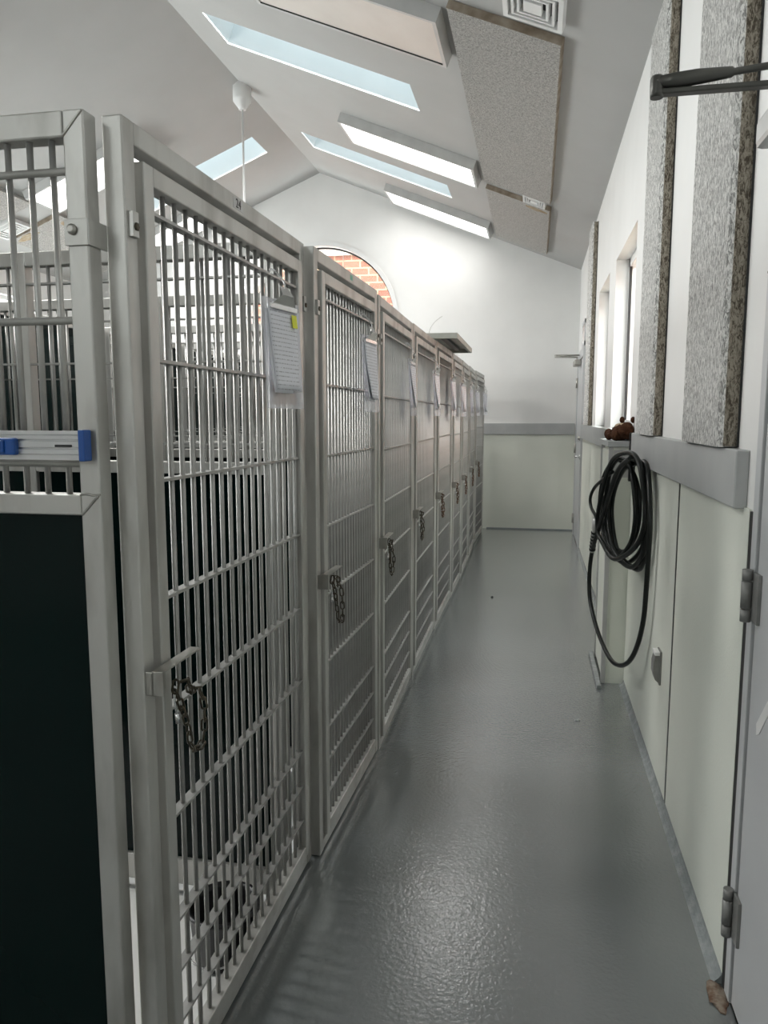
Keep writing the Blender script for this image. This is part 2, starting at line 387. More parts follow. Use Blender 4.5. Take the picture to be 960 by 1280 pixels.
# arched window in the far wall
ro = arch(AR + .055, 40, 1.36); ri = arch(AR - .002, 40, 1.41)
fr = MB(); n = len(ro)
for i in range(n):
    j = (i + 1) % n
    a, b_, c, d = ro[i], ro[j], ri[j], ri[i]
    y0, y1 = FY - .02, FY + .15
    fr.add([(a[0], y0, a[1]), (b_[0], y0, b_[1]), (c[0], y0, c[1]), (d[0], y0, d[1])], [(0, 1, 2, 3)])
    fr.add([(d[0], y0, d[1]), (c[0], y0, c[1]), (c[0], y1, c[1]), (d[0], y1, d[1])], [(0, 1, 2, 3)])
    fr.add([(a[0], y0, a[1]), (b_[0], y0, b_[1]), (b_[0], FY, b_[1]), (a[0], FY, a[1])], [(0, 1, 2, 3)])
aw = struct(fr.build('window_20', M['white'], None, (RX, FY, 2.7)), 'arched window in the far wall looking onto brick', 'window')
g = MB()
for i in range(n):
    j = (i + 1) % n
    for y in (FY + .10, FY + .115): pass
    k0, k1 = arch(AR - .002, 40, 1.41), arch(AR - .02, 40, 1.43)
    g.hexa([(k0[i][0], FY + .09, k0[i][1]), (k0[j][0], FY + .09, k0[j][1]), (k1[j][0], FY + .09, k1[j][1]), (k1[i][0], FY + .09, k1[i][1]),
            (k0[i][0], FY + .12, k0[i][1]), (k0[j][0], FY + .12, k0[j][1]), (k1[j][0], FY + .12, k1[j][1]), (k1[i][0], FY + .12, k1[i][1])])
g.build('gasket_or_gap_shade', M['darkgap'], aw, (RX, FY, 2.7))
g = MB(); g.prism([(x, FY + .10, z) for x, z in arch(AR - .01, 40, 1.42)], (0, .008, 0)); g.build('pane', M['glass'], aw, (RX, FY, 2.7))
g = MB(); g.box(-2.555, -2.549, FY + .098, FY + .112, 1.42, 3.66); g.box(-3.12, -3.114, FY + .098, FY + .112, 1.42, 3.66); g.build('glazing_bar', M['fitting'], aw, (RX, FY, 2.7))

# right wall windows
for i, (a, c, z0, z1) in enumerate(WIN):
    portal((WX + .15, (a + c) / 2, (z0 + z1) / 2), (-1, 0, 0), c - a, z1 - z0)
    w = MB(); x0, x1 = WX + .085, WX + .13; t = .055
    w.box(x0, x1, a, a + t, z0, z1); w.box(x0, x1, c - t, c, z0, z1); w.box(x0, x1, a, c, z0, z0 + t); w.box(x0, x1, a, c, z1 - t, z1)
    r = struct(w.build(f'window_{30 + i}', M['white'], None, (x0, a, z0)), ['window in the right wall behind the small cabinet', 'window in the right wall nearer the far door'][i], 'window')
    g = MB(); g.box(x0 + .015, x0 + .021, a + t, c - t, z0 + t, z1 - t); g.build('pane', M['glass'], r, (x0, a, z0))
    g = MB()
    for q in (a + t, c - t - .008): g.box(x0 - .004, x0 + .014, q, q + .008, z0 + t, z1 - t)
    g.build('gasket_or_gap_shade', M['darkgap'], r, (x0, a, z0))
    s_ = MB(); s_.box(WX - .02, x0, a - .02, c + .02, z0 - .025, z0, .004); s_.build('window_sill', M['white'], r, (x0, a, z0))

# brick outside
b = MB(); b.box(-9, 3.0, 11.4, 11.6, -1, 6); ob = struct(b.build('exterior_wall', M['brick']))
b = MB(); b.box(-9, 2.9, 11.34, 11.4, 3.86, 3.95); struct(b.build('exterior_wall_band', M['stone']))
b = MB()
for i in range(70): b.box(-6 + i * .115, -6 + i * .115 + .1, 11.37, 11.4, 3.96, 4.20)
b.box(-9, 2.9, 11.375, 11.4, 3.95, 4.24); struct(b.build('exterior_wall_course', M['soldier']))
b = MB(); b.box(2.8, 3.0, -2, 11.4, -1, 3.5); struct(b.build('exterior_wall_side', M['brick']))
b = MB(); b.box(WX + .17, 2.8, -2, 11.4, -.3, -.2); struct(b.build('exterior_ground', M['stone']))

# wainscot panels, chair rails, seals
def panel(name, *bx): return struct(MB().box(*bx).build(name, M['frp']))
ft = .006
for a, c in ((1.937, 2.826), (2.834, 4.19), (4.72, 5.9), (5.908, 7.1), (7.108, 8.53)): panel('wall_panel', WX - ft, WX, a, c, .0, 1.24)
b = MB(); b.box(WX - .0075, WX, 2.820, 2.838, .03, 1.237); struct(b.build('trim_3', M['rubber']))
panel('wall_panel', WX - ft, WX, BY, .86, 0., 1.24)
for a, c in ((-6.1, -3.72), (-3.715, -1.30), (-1.295, .315), (.323, WX)): panel('wall_panel', a, c, FY - ft, FY, .0, 1.24)
b = MB(); b.box(.313, .325, FY - .010, FY - ft, .0, 1.24); struct(b.build('trim_2', M['frp']))
b = MB(); b.box(WX - .012, WX - ft, 2.824, 2.836, 0, 1.24); struct(b.build('trim_3', M['darkgap'])) if False else None
b = MB(); b.box(WX - .032, WX, 1.985, 4.06, 1.236, 1.38, .004); struct(b.build('trim_4', M['rail']), 'grey chair rail board below the wood wool panels', 'chair rail')
b = MB(); b.box(WX - .032, WX, 4.72, 8.52, 1.236, 1.38, .004); struct(b.build('trim_5', M['rail']))
b = MB(); b.box(LX, WX - .02, FY - .025, FY, 1.236, 1.38, .004); struct(b.build('trim_6', M['rail']), 'grey chair rail across the far wall', 'chair rail')
# floor coving along the right wall
def coving(name, a, c):
    cv = MB(); seg = 24
    prof = [(WX - .030, .0), (WX - .022, .006), (WX - .014, .014), (WX - .009, .022), (WX - .006, .030), (WX, .030), (WX, 0)]
    cv.prism([(x, a, z) for x, z in prof], (0, c - a, 0)); return struct(cv.build(name, M['seal']))
coving('trim_7', 1.935, 4.19); coving('trim_8', 4.72, 8.53)
b = MB(); b.box(.36, .385, 4.10, 4.72, 0, .02, .004); struct(b.build('trim_9', M['seal']))
b = MB(); b.box(-.6, WX, FY - .02, FY - .006, 0, .015); struct(b.build('baseboard_far', M['curb']))

# near door in the right wall
d = struct(thing('door_1', 'grey metal door with hinges and closer at the right edge', 'door', (WX, 1.9, 0)))
O = (WX, 1.9, 0)
b = MB()
b.box(WX - .006, WX + .1, 1.868, 1.908, 0, 2.18, .002); b.box(WX - .006, WX + .1, .90, .945, 0, 2.18, .002); b.box(WX - .006, WX + .1, .945, 1.868, 2.10, 2.18, .002)
b.build('door_frame', M['grey'], d, O)
b = MB(); b.box(WX - .005, WX + .02, 1.9085, 1.936, 0, 1.236); b.box(WX + .002, WX + .04, 1.856, 1.8675, .01, 2.095); b.build('gasket_or_gap_shade', M['darkgap'], d, O)  # dark strips stand in for the shade in the door gaps
lf = MB(); lf.box(WX - .002, WX + .042, .95, 1.855, .012, 2.095, .003); leaf = lf.build('door_leaf', M['grey'], d, O)
mk = MB(); mk.prism([(WX - .0035, 1.70, .83), (WX - .0035, 1.72, .845), (WX - .0035, 1.79, .765), (WX - .0035, 1.785, .74), (WX - .0035, 1.765, .75)], (.001, 0, 0)); mk.build('paint_scrape', M['white'], leaf)
for o in [leaf.children[0]]: o.location = (-O[0], -O[1], -O[2])
for zc in (1.045, .245):
    h = MB(); h.box(WX - .010, WX - .002, 1.815, 1.862, zc - .058, zc + .058, .001)
    h.tube([(WX - .020, 1.868, zc - .03), (WX - .020, 1.868, zc + .034)], .0125, 10)
    hh = h.build('hinge', M['hinge'], d, O)
    k = MB(); k.tube([(WX - .020, 1.868, zc - .062), (WX - .020, 1.868, zc - .033)], .012, 10); k.tube([(WX - .020, 1.868, zc + .037), (WX - .020, 1.868, zc + .062)], .012, 10)
    k.build('knuckle', M['hinge'], hh, O); [setattr(x, 'location', (0, 0, 0)) for x in hh.children]
cl = MB(); cl.box(WX - .085, WX - .003, 1.45, 1.765, 2.005, 2.065, .012); clo = cl.build('door_closer', M['fitting'], d, O)
a_ = MB(); a_.tube([(.245, 1.867, 2.195), (.28, 1.866, 2.196), (.33, 1.866, 2.2), (.40, 1.863, 2.203), (.405, 1.863, 2.203), (.49, 1.855, 2.208)], [.013, .017, .017, .012, .008, .008], 8)
a_.build('upper_arm', M['bronze'], clo, O)
a_ = MB(); a_.box(.235, .50, 1.858, 1.884, 2.168, 2.180, .003); a_.lathe([(.014, 0), (.015, .01), (.015, .04), (.012, .046)], (.247, 1.869, 2.163), 12); a_.build('lower_arm', M['bronze'], clo, O)
lt = MB(); lx, ly, lz, lh = WX - .0006, 1.930, 1.805, .036
lt.box(lx, lx + .0005, ly - .0185, ly - .0125, lz - lh / 2, lz + lh / 2); lt.box(lx, lx + .0005, ly - .018, ly, lz - lh / 2, lz - lh / 2 + .005); lt.box(lx, lx + .0005, ly - .018, ly, lz + lh / 2 - .005, lz + lh / 2)
tag(lt.build('wall_letter', M['text'], None, (lx, ly, lz)), 'black letter on the white wall beside the near door frame', 'letter')
rs = MB(); rs.blob((WX - .026, 1.885, .003), (.022, .05, .007), lump=.3); tag(rs.build('rust_stain', M['rustspot'], None, (WX - .035, 1.905, 0)), 'rusty worn patch on the floor at the near door jamb', 'stain')

# far door
O = (WX, 9.6, 0)
d = struct(thing('door_2', 'grey door with lever handle at the far end of the right wall', 'door', O))
b = MB(); b.box(WX - .025, WX + .1, 9.66, 9.72, 0, 2.22, .003); b.box(WX - .025, WX + .1, 8.56, 8.61, 0, 2.22, .003); b.box(WX - .025, WX + .1, 8.61, 9.66, 2.12, 2.22, .003); b.build('door_frame', M['grey'], d, O)
b = MB(); b.box(WX - .016, WX + .03, 8.62, 9.65, .012, 2.11, .003); b.build('door_leaf', M['grey'], d, O)
for zc in (.21, 1.87, 1.08):
    h = MB(); h.tube([(WX - .026, 9.655, zc - .06), (WX - .026, 9.655, zc + .06)], .014, 8); h.box(WX - .024, WX - .014, 9.60, 9.655, zc - .06, zc + .06); h.build('hinge', M['steel'], d, O)
h = MB(); h.lathe([(.033, 0), (.033, .008), (.02, .012)], (WX - .016, 8.72, 1.02), 16, Vector((-1, 0, 0))); h.tube([(WX - .016, 8.72, 1.02), (WX - .06, 8.72, 1.02), (WX - .068, 8.74, 1.02), (WX - .068, 8.85, 1.018)], .011, 8); h.build('lever_handle', M['bright'], d, O)
h = MB(); h.lathe([(.028, 0), (.028, .01), (.018, .022), (.018, .03)], (WX - .016, 8.72, 1.225), 14, Vector((-1, 0, 0))); h.build('deadbolt', M['steel'], d, O)
cl = MB(); cl.box(.42, .497, 9.02, 9.36, 2.045, 2.11, .01); clo = cl.build('door_closer', M['steel'], d, O)
a_ = MB(); a_.tube([(.205, 9.22, 2.17), (.3, 9.25, 2.172), (.49, 9.32, 2.18)], [.012, .014, .009], 8); a_.tube([(.205, 9.22, 2.155), (.46, 9.24, 2.15)], .009, 8); a_.tube([(.46, 9.24, 2.10), (.46, 9.24, 2.155)], .012, 8); a_.build('closer_arm', M['steel'], clo, O)
b = MB(); a, c, z0, z1 = TRANS
for bx in ((a, a + .04, z0, z1), (c - .04, c, z0, z1), (a, c, z0, z0 + .04), (a, c, z1 - .04, z1)): b.box(WX - .012, WX + .06, *bx)
r = struct(b.build('window_40', M['grey'], None, (WX, a, z0)), 'small window above the far door', 'window')
g = MB(); g.box(WX + .03, WX + .036, a + .04, c - .04, z0 + .04, z1 - .04); g.build('pane', M['glass'], r, (WX, a, z0))

# ------------------------------------------------------------------ things on the ceiling
def roof_box(mb, right, x0, x1, y0, y1, t0, t1):
    f = (lambda x: x) if right else mx
    mb.hexa([roof(f(x), y, t0) for x, y in ((x0, y0), (x1, y0), (x1, y1), (x0, y1))] + [roof(f(x), y, t1) for x, y in ((x0, y0), (x1, y0), (x1, y1), (x0, y1))]); return mb
LAMP_W, DAY_W = 17., 17.
def lamp(name, right, x0, x1, y0, y1, t, watts, spread, color):
    l = bpy.data.lights.new(name, 'AREA'); l.shape = 'RECTANGLE'; l.size = (x1 - x0) / cos(TH); l.size_y = y1 - y0; l.energy = watts; l.spread = radians(spread); l.color = color
    o = bpy.data.objects.new(name, l); COL.objects.link(o)
    f = (lambda x: x) if right else mx
    o.location = roof(f((x0 + x1) / 2), (y0 + y1) / 2, t)
    sg = 1 if right else -1
    o.rotation_euler = Matrix(((cos(TH), 0, sg * sin(TH)), (0, 1, 0), (-sg * sin(TH), 0, cos(TH)))).to_euler()
for h in SKY_R: lamp('skylight_daylight', True, h[0], h[1], h[2], h[3], -.012, DAY_W * (.5 if h[2] > 8 else 1), 112, (.98, .99, .98))
for h in SKY_L: lamp('skylight_daylight', False, h[0], h[1], h[2], h[3], -.012, DAY_W * (.7 if h[2] > 8 else 1), 112, (.98, .99, .98))
def fixture(right, y0, lit, label, glow='lit'):
    x0, x1, y1, t = -1.80, -.565, y0 + .565, .085
    f = (lambda x: x) if right else mx
    O = roof(f(x1), y0)
    r = thing('ceiling_light', label, 'ceiling light', O, group='surface mounted ceiling lights')
    h = MB(); e = .022
    roof_box(h, right, x0, x1, y0, y1, .0, .02)
    roof_box(h, right, x0, x0 + e, y0, y1, .02, t); roof_box(h, right, x1 - e, x1, y0, y1, .02, t)
    roof_box(h, right, x0 + e, x1 - e, y0, y0 + e, .02, t); roof_box(h, right, x0 + e, x1 - e, y1 - e, y1, .02, t)
    h.build('housing', M['fitting'], r, O)
    roof_box(MB(), right, x0 + e, x1 - e, y0 + e, y1 - e, t - .022, t - .008).build('diffuser', M[glow if lit else 'unlit'], r, O)
    if lit: lamp('tube_lamp', right, x0 + .05, x1 - .05, y0 + .05, y1 - .05, t + .002, LAMP_W * (1. if right else 2.0) * (1. if glow == 'lit' else .15), 130, (1, .982, .95))
    if not lit:
        roof_box(MB(), right, x0 + e, x1 - e, y1 - e - .006, y1 - e, t - .01, t - .002).build('seam', M['darkgap'], r, O)
fixture(True, 4.475, False, 'unlit ceiling light with warm grey diffuser, nearest of those over the aisle')
fixture(True, 7.05, True, 'lit white ceiling light between the two skylights over the aisle')
fixture(True, 9.2, True, 'lit white ceiling light nearest the far wall over the aisle', 'dim')
fixture(False, 7.08, True, 'lit ceiling light beyond the ridge seen past the left end panel')
fixture(False, 9.2, True, 'lit ceiling light beyond the ridge nearest the far wall', 'dim')
fixture(False, 4.475, True, 'lit ceiling light beyond the ridge seen through the bars of the gate numbered 24')

fixture(False, 1.9, True, 'added lit ceiling light beyond the ridge, out of view, level with the near end panel')  # added out of view to light the near right wall

def ceiling_board(right, y0, y1, label, stains=()):
    f = (lambda x: x) if right else mx
    O = roof(f(-.5), y0)
    r = thing('acoustic_board', label, 'acoustic panel', O, group='wood wool boards on the ceiling')
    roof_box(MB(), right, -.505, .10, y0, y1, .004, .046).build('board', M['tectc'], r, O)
    e = MB(); roof_box(e, right, -.508, .103, y0 - .004, y0, .002, .046); roof_box(e, right, .10, .104, y0, y1, .002, .046)
    e.build('edge', M['stain'], r, O)
    Rm = Matrix.Rotation(TH if right else -TH, 3, 'Y')
    for px, py, rx_, ry_ in stains:
        MB().blob(roof(f(px), py, .0462), (rx_, ry_, .0012), Rm, 18, 6, .18).build('water_stain', M['watermark'], r, O)
ceiling_board(True, 4.36, 7.42, 'long grey speckled board on the ceiling, nearest over the aisle')
ceiling_board(True, 7.66, 9.62, 'short grey speckled board on the ceiling close to the far wall', ((-.02, 7.76, .12, .05),))
ceiling_board(False, 7.75, 9.62, 'stained speckled board on the ceiling beyond the ridge, seen past the end panel', ((-.44, 8.05, .05, .16), (-.05, 7.85, .12, .08)))
ceiling_board(False, 4.36, 7.3, 'long speckled board on the ceiling beyond the ridge')
def vent(right, yc, sz, label, off=.004):
    xc = -.045; f = (lambda x: x) if right else mx
    O = roof(f(xc), yc)
    r = thing('air_vent', label, 'air vent', O, group='square louvred ceiling vents')
    h = MB(); L = sz / 2; hx = L * cos(TH)
    def ring(mb, k0, k1, t0, t1):
        for bx in ((-k0, -k1, -k0, k0), (k1, k0, -k0, k0), (-k1, k1, -k0, -k1), (-k1, k1, k1, k0)):
            roof_box(mb, right, xc + bx[0] * hx, xc + bx[1] * hx, yc + bx[2] * L, yc + bx[3] * L, t0, t1)
    ring(h, 1., .84, off, .05); h.build('frame', M['white'], r, O)
    roof_box(MB(), right, xc - hx * .84, xc + hx * .84, yc - L * .84, yc + L * .84, off, off + .006).build('backing_or_gap_shade', M['black'], r, O)
    for k0, k1 in ((.72, .64), (.52, .44)):
        lo = MB(); ring(lo, k0, k1, .01, .048); lo.build('louvre', M['white'], r, O)
    lo = MB(); roof_box(lo, right, xc - hx * .3, xc + hx * .3, yc - L * .3, yc + L * .3, .03, .05); lo.build('louvre', M['white'], r, O)
vent(True, 4.07, .32, 'square white louvred vent at the near end of the long ceiling board')
vent(True, 7.535, .22, 'small white vent in the gap between the two ceiling boards over the aisle')
vent(False, 7.53, .32, 'louvred vent beside the stained ceiling board beyond the ridge')

O = Vector((RX, 7.30, RZ))
r = thing('pendant_rod', 'white ceiling canopy with thin hanging rod at the ridge', 'pendant', O)
b = MB(); b.lathe([(.095, .02), (.095, -.13), (.09, -.15), (.04, -.215), (.035, -.23)], O, 8); b.build('canopy', M['white'], r, O)
b = MB(); b.tube([O + Vector((0, 0, -.22)), O + Vector((0, 0, -1.9))], .011, 8); b.build('rod', M['white'], r, O)
b = MB(); b.lathe([(.02, 0), (.07, -.04), (.07, -.10), (.03, -.13)], O + Vector((0, 0, -1.88)), 16); b.build('end_fitting', M['white'], r, O)

# wood-wool panels on the right wall
def wall_board(y0, y1, z0, z1, label):
    O = (WX, y0, z0)
    r = thing('wood_wool_board', label, 'acoustic panel', O, group='wood wool panels standing on the chair rail')
    x0 = WX - .05; c = .014
    f = MB(); f.prism([(WX - .004, y0 + .001, z0 + .001), (x0 + c, y0, z0), (x0, y0 + c, z0), (x0, y1 - c, z0), (x0 + c, y1, z0), (WX - .004, y1, z0)], (0, 0, z1 - z0))
    f.build('board', M['tect'], r, O)
    e = MB(); e.box(x0 + .013, WX - .004, y0 - .003, y0 + .001, z0 + .002, z1 - .002); e.build('edge', M['tecte'], r, O)
    g = MB(); g.box(WX - .005, WX - .0005, y0 - .008, y1 + .002, z0, z1); g.build('backing_or_gap_shade', M['darkgap'], r, O)  # dark sheet stands in for the shadow gap along the board edge
wall_board(2.10, 2.61, 1.383, 3.12, 'wide rough grey wood wool panel nearest the near door')
wall_board(3.30, 3.76, 1.383, 3.12, 'rough grey wood wool panel above the hanging hose')
wall_board(7.30, 7.78, 1.383, 3.2, 'narrow looking wood wool panel between the windows and far door')

# outlet cover
O = (WX - .006, 3.06, .48)
r = thing('outlet_cover', 'small grey weatherproof outlet cover on the wainscot', 'outlet', O)
b = MB(); b.box(WX - .014, WX - .006, 3.025, 3.095, .412, .548, .003); b.build('back_plate', M['hinge'], r, O)
prof = [(WX - .014, .420), (WX - .028, .432), (WX - .036, .46), (WX - .036, .50), (WX - .030, .528), (WX - .014, .530)]
b = MB(); b.prism([(x, 3.03, z) for x, z in prof], (0, .06, 0)); b.build('lid', M['hinge'], r, O)
MB().box(WX - .034, WX - .012, 3.028, 3.092, .5305, .545, .003).build('hinge_cover', M['white'], r, O)

# cabinet below the windows
O = (WX, 4.195, 0)
r = thing('wall_cabinet', 'narrow tall grey-green cabinet under the windows with hose beside it', 'cabinet', O)
x0 = .388
b = MB(); b.box(x0 + .022, WX - .001, 4.203, 4.70, .0, 1.30); b.build('body', M['frp'], r, O)
b = MB(); b.box(x0 - .006, WX - .001, 4.19, 4.715, 1.302, 1.333, .003); b.build('top_board', M['rail'], r, O)
for bx in ((x0, x0 + .024, 4.195, 4.215, 0, 1.30), (x0, x0 + .024, 4.67, 4.70, 0, 1.30)): MB().box(*bx, .002).build('corner_strip', M['fitting'], r, O)
b = MB(); b.box(x0 + .008, x0 + .022, 4.225, 4.665, .02, 1.28, .002); b.build('side_panel', M['frp'], r, O)
b = MB(); b.box(x0 + .027, WX - .003, 4.199, 4.203, 1.14, 1.285, .001); b.build('front_plate', M['fitting'], r, O)

# plush bear lying on the cabinet
O = (.45, 4.30, 1.333)
r = thing('plush_bear', 'brown plush bear lying on its back on the narrow cabinet', 'stuffed toy', O)
o = Vector(O)
b = MB(); b.blob(o + Vector((.01, .02, .045)), (.052, .10, .044), lump=.06); b.blob(o + Vector((-.02, -.03, .03)), (.03, .05, .03), lump=.06); b.build('body', M['fur'], r, O)
b = MB(); b.blob(o + Vector((.01, .03, .075)), (.035, .06, .02), lump=.05); b.build('belly', M['furl'], r, O)
b = MB(); b.blob(o + Vector((.028, -.075, .055)), (.038, .042, .045), lump=.06); b.blob(o + Vector((.0, -.105, .05)), (.018, .02, .017), lump=.05); hd = b.build('head', M['fur'], r, O)
for dx in (-.006, .05):
    b = MB(); b.blob(o + Vector((dx + .01, -.07, .112)), (.014, .014, .017), lump=.05); b.build('ear', M['fur'], r, O)
for dx, dy, dz in ((-.05, -.02, .02), (.052, -.0, .02)):
    b = MB(); b.tube([o + Vector((dx * .6, dy, .035)), o + Vector((dx * .9, dy + .02, .025)), o + Vector((dx, dy + .06, .022))], [.02, .019, .017], 10); b.blob(o + Vector((dx, dy + .065, .022)), (.02, .02, .02)); b.build('arm', M['fur'], r, O)
for dx in (-.04, .04):
    b = MB(); b.tube([o + Vector((dx * .6, .09, .035)), o + Vector((dx, .14, .03)), o + Vector((dx, .18, .028))], [.024, .023, .02], 10); b.blob(o + Vector((dx, .19, .032)), (.024, .02, .03)); b.build('leg', M['fur'], r, O)

# ------------------------------------------------------------------ hose
HA, HB = Vector((.47, 3.50, 0)), Vector((.33, 4.15, 0))
HD = (HB - HA).normalized(); HN = Vector((HD.y, -HD.x, 0)); HN = HN if HN.x < 0 else -HN   # towards the aisle
def H(s, z, off=0.):
    q = HA + HD * s + HN * off + Vector((0, 0, z)); q.x = min(q.x, .474); return q
HOSE = {'loops': [[[0.37, 1.252, 0.0], [0.515, 1.187, 0.0], [0.586, 1.102, 0.0], [0.598, 0.975, 0.0], [0.476, 0.867, 0.005], [0.204, 0.825, 0.01], [0.059, 0.91, 0.005], [0.017, 1.014, 0.0], [0.042, 1.134, 0.0], [0.164, 1.226, 0.0]], [[0.238, 1.267, 0.024], [0.369, 1.205, 0.024], [0.424, 1.077, 0.024], [0.435, 0.955, 0.024], [0.359, 0.857, 0.029], [0.197, 0.799, 0.034], [0.042, 0.887, 0.029], [-0.002, 0.999, 0.024], [0.023, 1.118, 0.024], [0.095, 1.238, 0.024]], [[0.074, 1.301, 0.05], [0.297, 1.237, 0.05], [0.45, 1.014, 0.05], [0.462, 0.89, 0.05], [0.37, 0.847, 0.055], [0.152, 0.8, 0.060000000000000005], [-0.109, 0.905, 0.055], [-0.191, 1.025, 0.05], [-0.168, 1.137, 0.05], [-0.079, 1.274, 0.05]], [[0.066, 1.273, 0.03], [0.242, 1.21, 0.03], [0.354, 1.084, 0.03], [0.365, 0.964, 0.03], [0.249, 0.828, 0.034999999999999996], [-0.001, 0.792, 0.04], [-0.139, 0.876, 0.034999999999999996], [-0.173, 1.023, 0.03], [-0.15, 1.136, 0.03], [-0.074, 1.246, 0.03]], [[0.066, 1.265, 0.008], [0.244, 1.202, 0.008], [0.361, 1.083, 0.008], [0.372, 0.963, 0.008], [0.244, 0.818, 0.013000000000000001], [-0.031, 0.787, 0.018000000000000002], [-0.132, 0.864, 0.013000000000000001], [-0.151, 1.019, 0.008], [-0.127, 1.133, 0.008], [-0.063, 1.238, 0.008]], [[0.057, 1.262, -0.018], [0.351, 1.19, -0.018], [0.607, 1.016, -0.018], [0.619, 0.887, -0.018], [0.497, 0.805, -0.012999999999999998], [0.217, 0.768, -0.007999999999999998], [-0.033, 0.874, -0.012999999999999998], [-0.109, 1.014, -0.018], [-0.086, 1.129, -0.018], [-0.045, 1.233, -0.018]]], 'drop': [[-0.035, 1.285, 0.065], [0.155, 1.209, 0.06], [0.352, 0.998, 0.055], [0.502, 0.846, 0.045], [0.613, 0.751, 0.03], [0.644, 0.637, 0.03], [0.628, 0.51, 0.03], [0.543, 0.414, 0.03], [0.407, 0.333, 0.03], [0.245, 0.285, 0.03], [0.103, 0.301, 0.03], [-0.023, 0.366, 0.03], [-0.114, 0.469, 0.03], [-0.187, 0.6, 0.03], [-0.227, 0.732, 0.03], [-0.246, 0.872, 0.03], [-0.257, 1.008, 0.03], [-0.225, 1.12, 0.02], [-0.155, 1.214, 0.015], [-0.05, 1.265, 0.01], [0.087, 1.25, 0.0]], 'tail': [[0.318, 1.197, 0.03], [0.491, 1.14, 0.03], [0.594, 1.093, 0.035], [0.642, 1.038, 0.04], [0.622, 0.989, 0.04], [0.546, 0.957, 0.04], [0.515, 0.936, 0.04]], 'conn': [[0.53, 0.942, 0.04], [0.606, 0.753, 0.032]]}
O = (.43, 3.72, 1.28)
r = thing('garden_hose', 'black coiled hose hanging from the wall beside the cabinet', 'hose', O)
hz = MB()
for path in HOSE['loops']: hz.tube(smooth_path([H(*p) for p in path], 7, True), .0112, 8, True)
hz.tube(smooth_path([H(*p) for p in HOSE['drop']], 7), .0112, 8)
hz.tube(smooth_path([H(*p) for p in HOSE['tail']], 7), .0085, 8)
hz.build('hanging_coil', M['rubber'], r, O)
k = MB(); a = H(*HOSE['conn'][0]); c = H(*HOSE['conn'][1])
k.tube([a, a.lerp(c, .3), a.lerp(c, .35), c], [.016, .016, .013, .013], 12)
k.build('coupling', M['fitting'], r, O)
k = MB()
for i in range(6):
    q = a.lerp(c, .4 + .1 * i); e = a.lerp(c, .45 + .1 * i); k.tube([q, e], .0165, 12)
k.build('strain_relief_rib', M['rubber'], r, O)
O = (WX, 4.09, 1.30)
r = thing('hose_strap', 'black strap on the wall behind the coiled hose, at the end of the chair rail', 'strap', O)
b = MB(); b.box(WX - .036, WX - .0005, 4.07, 4.105, 1.13, 1.38, .002); b.build('strap', M['black'], r, O)
b = MB(); b.box(WX - .030, WX - .020, 4.05, 4.07, 1.14, 1.16, .001); b.build('strap_tab', M['black'], r, O)

# ------------------------------------------------------------------ kennels
GH = 1.969
POST = [(-.708, 1.258, 1.969), (-.668, 2.278, 1.983), (-.642, 3.125, 1.962), (-.652, 4.108, 1.956), (-.652, 5.085, 1.965), (-.642, 6.012, 1.961), (-.637, 6.76, 1.952), (-.646, 7.645, 1.960), (-.662, 8.63, 1.968), (-.632, 9.66, 1.985)]
ENDX = {0: (-.694, 2.264)}
ORD = ['numbered 24 on its top bar, nearest', 'second', 'third', 'fourth', 'fifth', 'sixth', 'seventh', 'eighth', 'ninth and farthest']
ZC = [1.827, 1.559, 1.331, 1.099, .87, .64, .41, .295, .18]
bar_me = MB().tube([(0, 0, .07), (0, 0, 1.885)], .0057, 8).mesh('vertical_bar', M['alub'])
plate_me = MB().box(-.010, .010, -.006, .004, -.022, .022, .001).mesh('hinge_plate', M['alu'])
screw_me = MB().lathe([(.0075, 0), (.0075, .004), (.005, .005)], (0, 0, 0), 6, Vector((0, -1, 0))).mesh('screw', M['chain'])
T = .039
gates = []
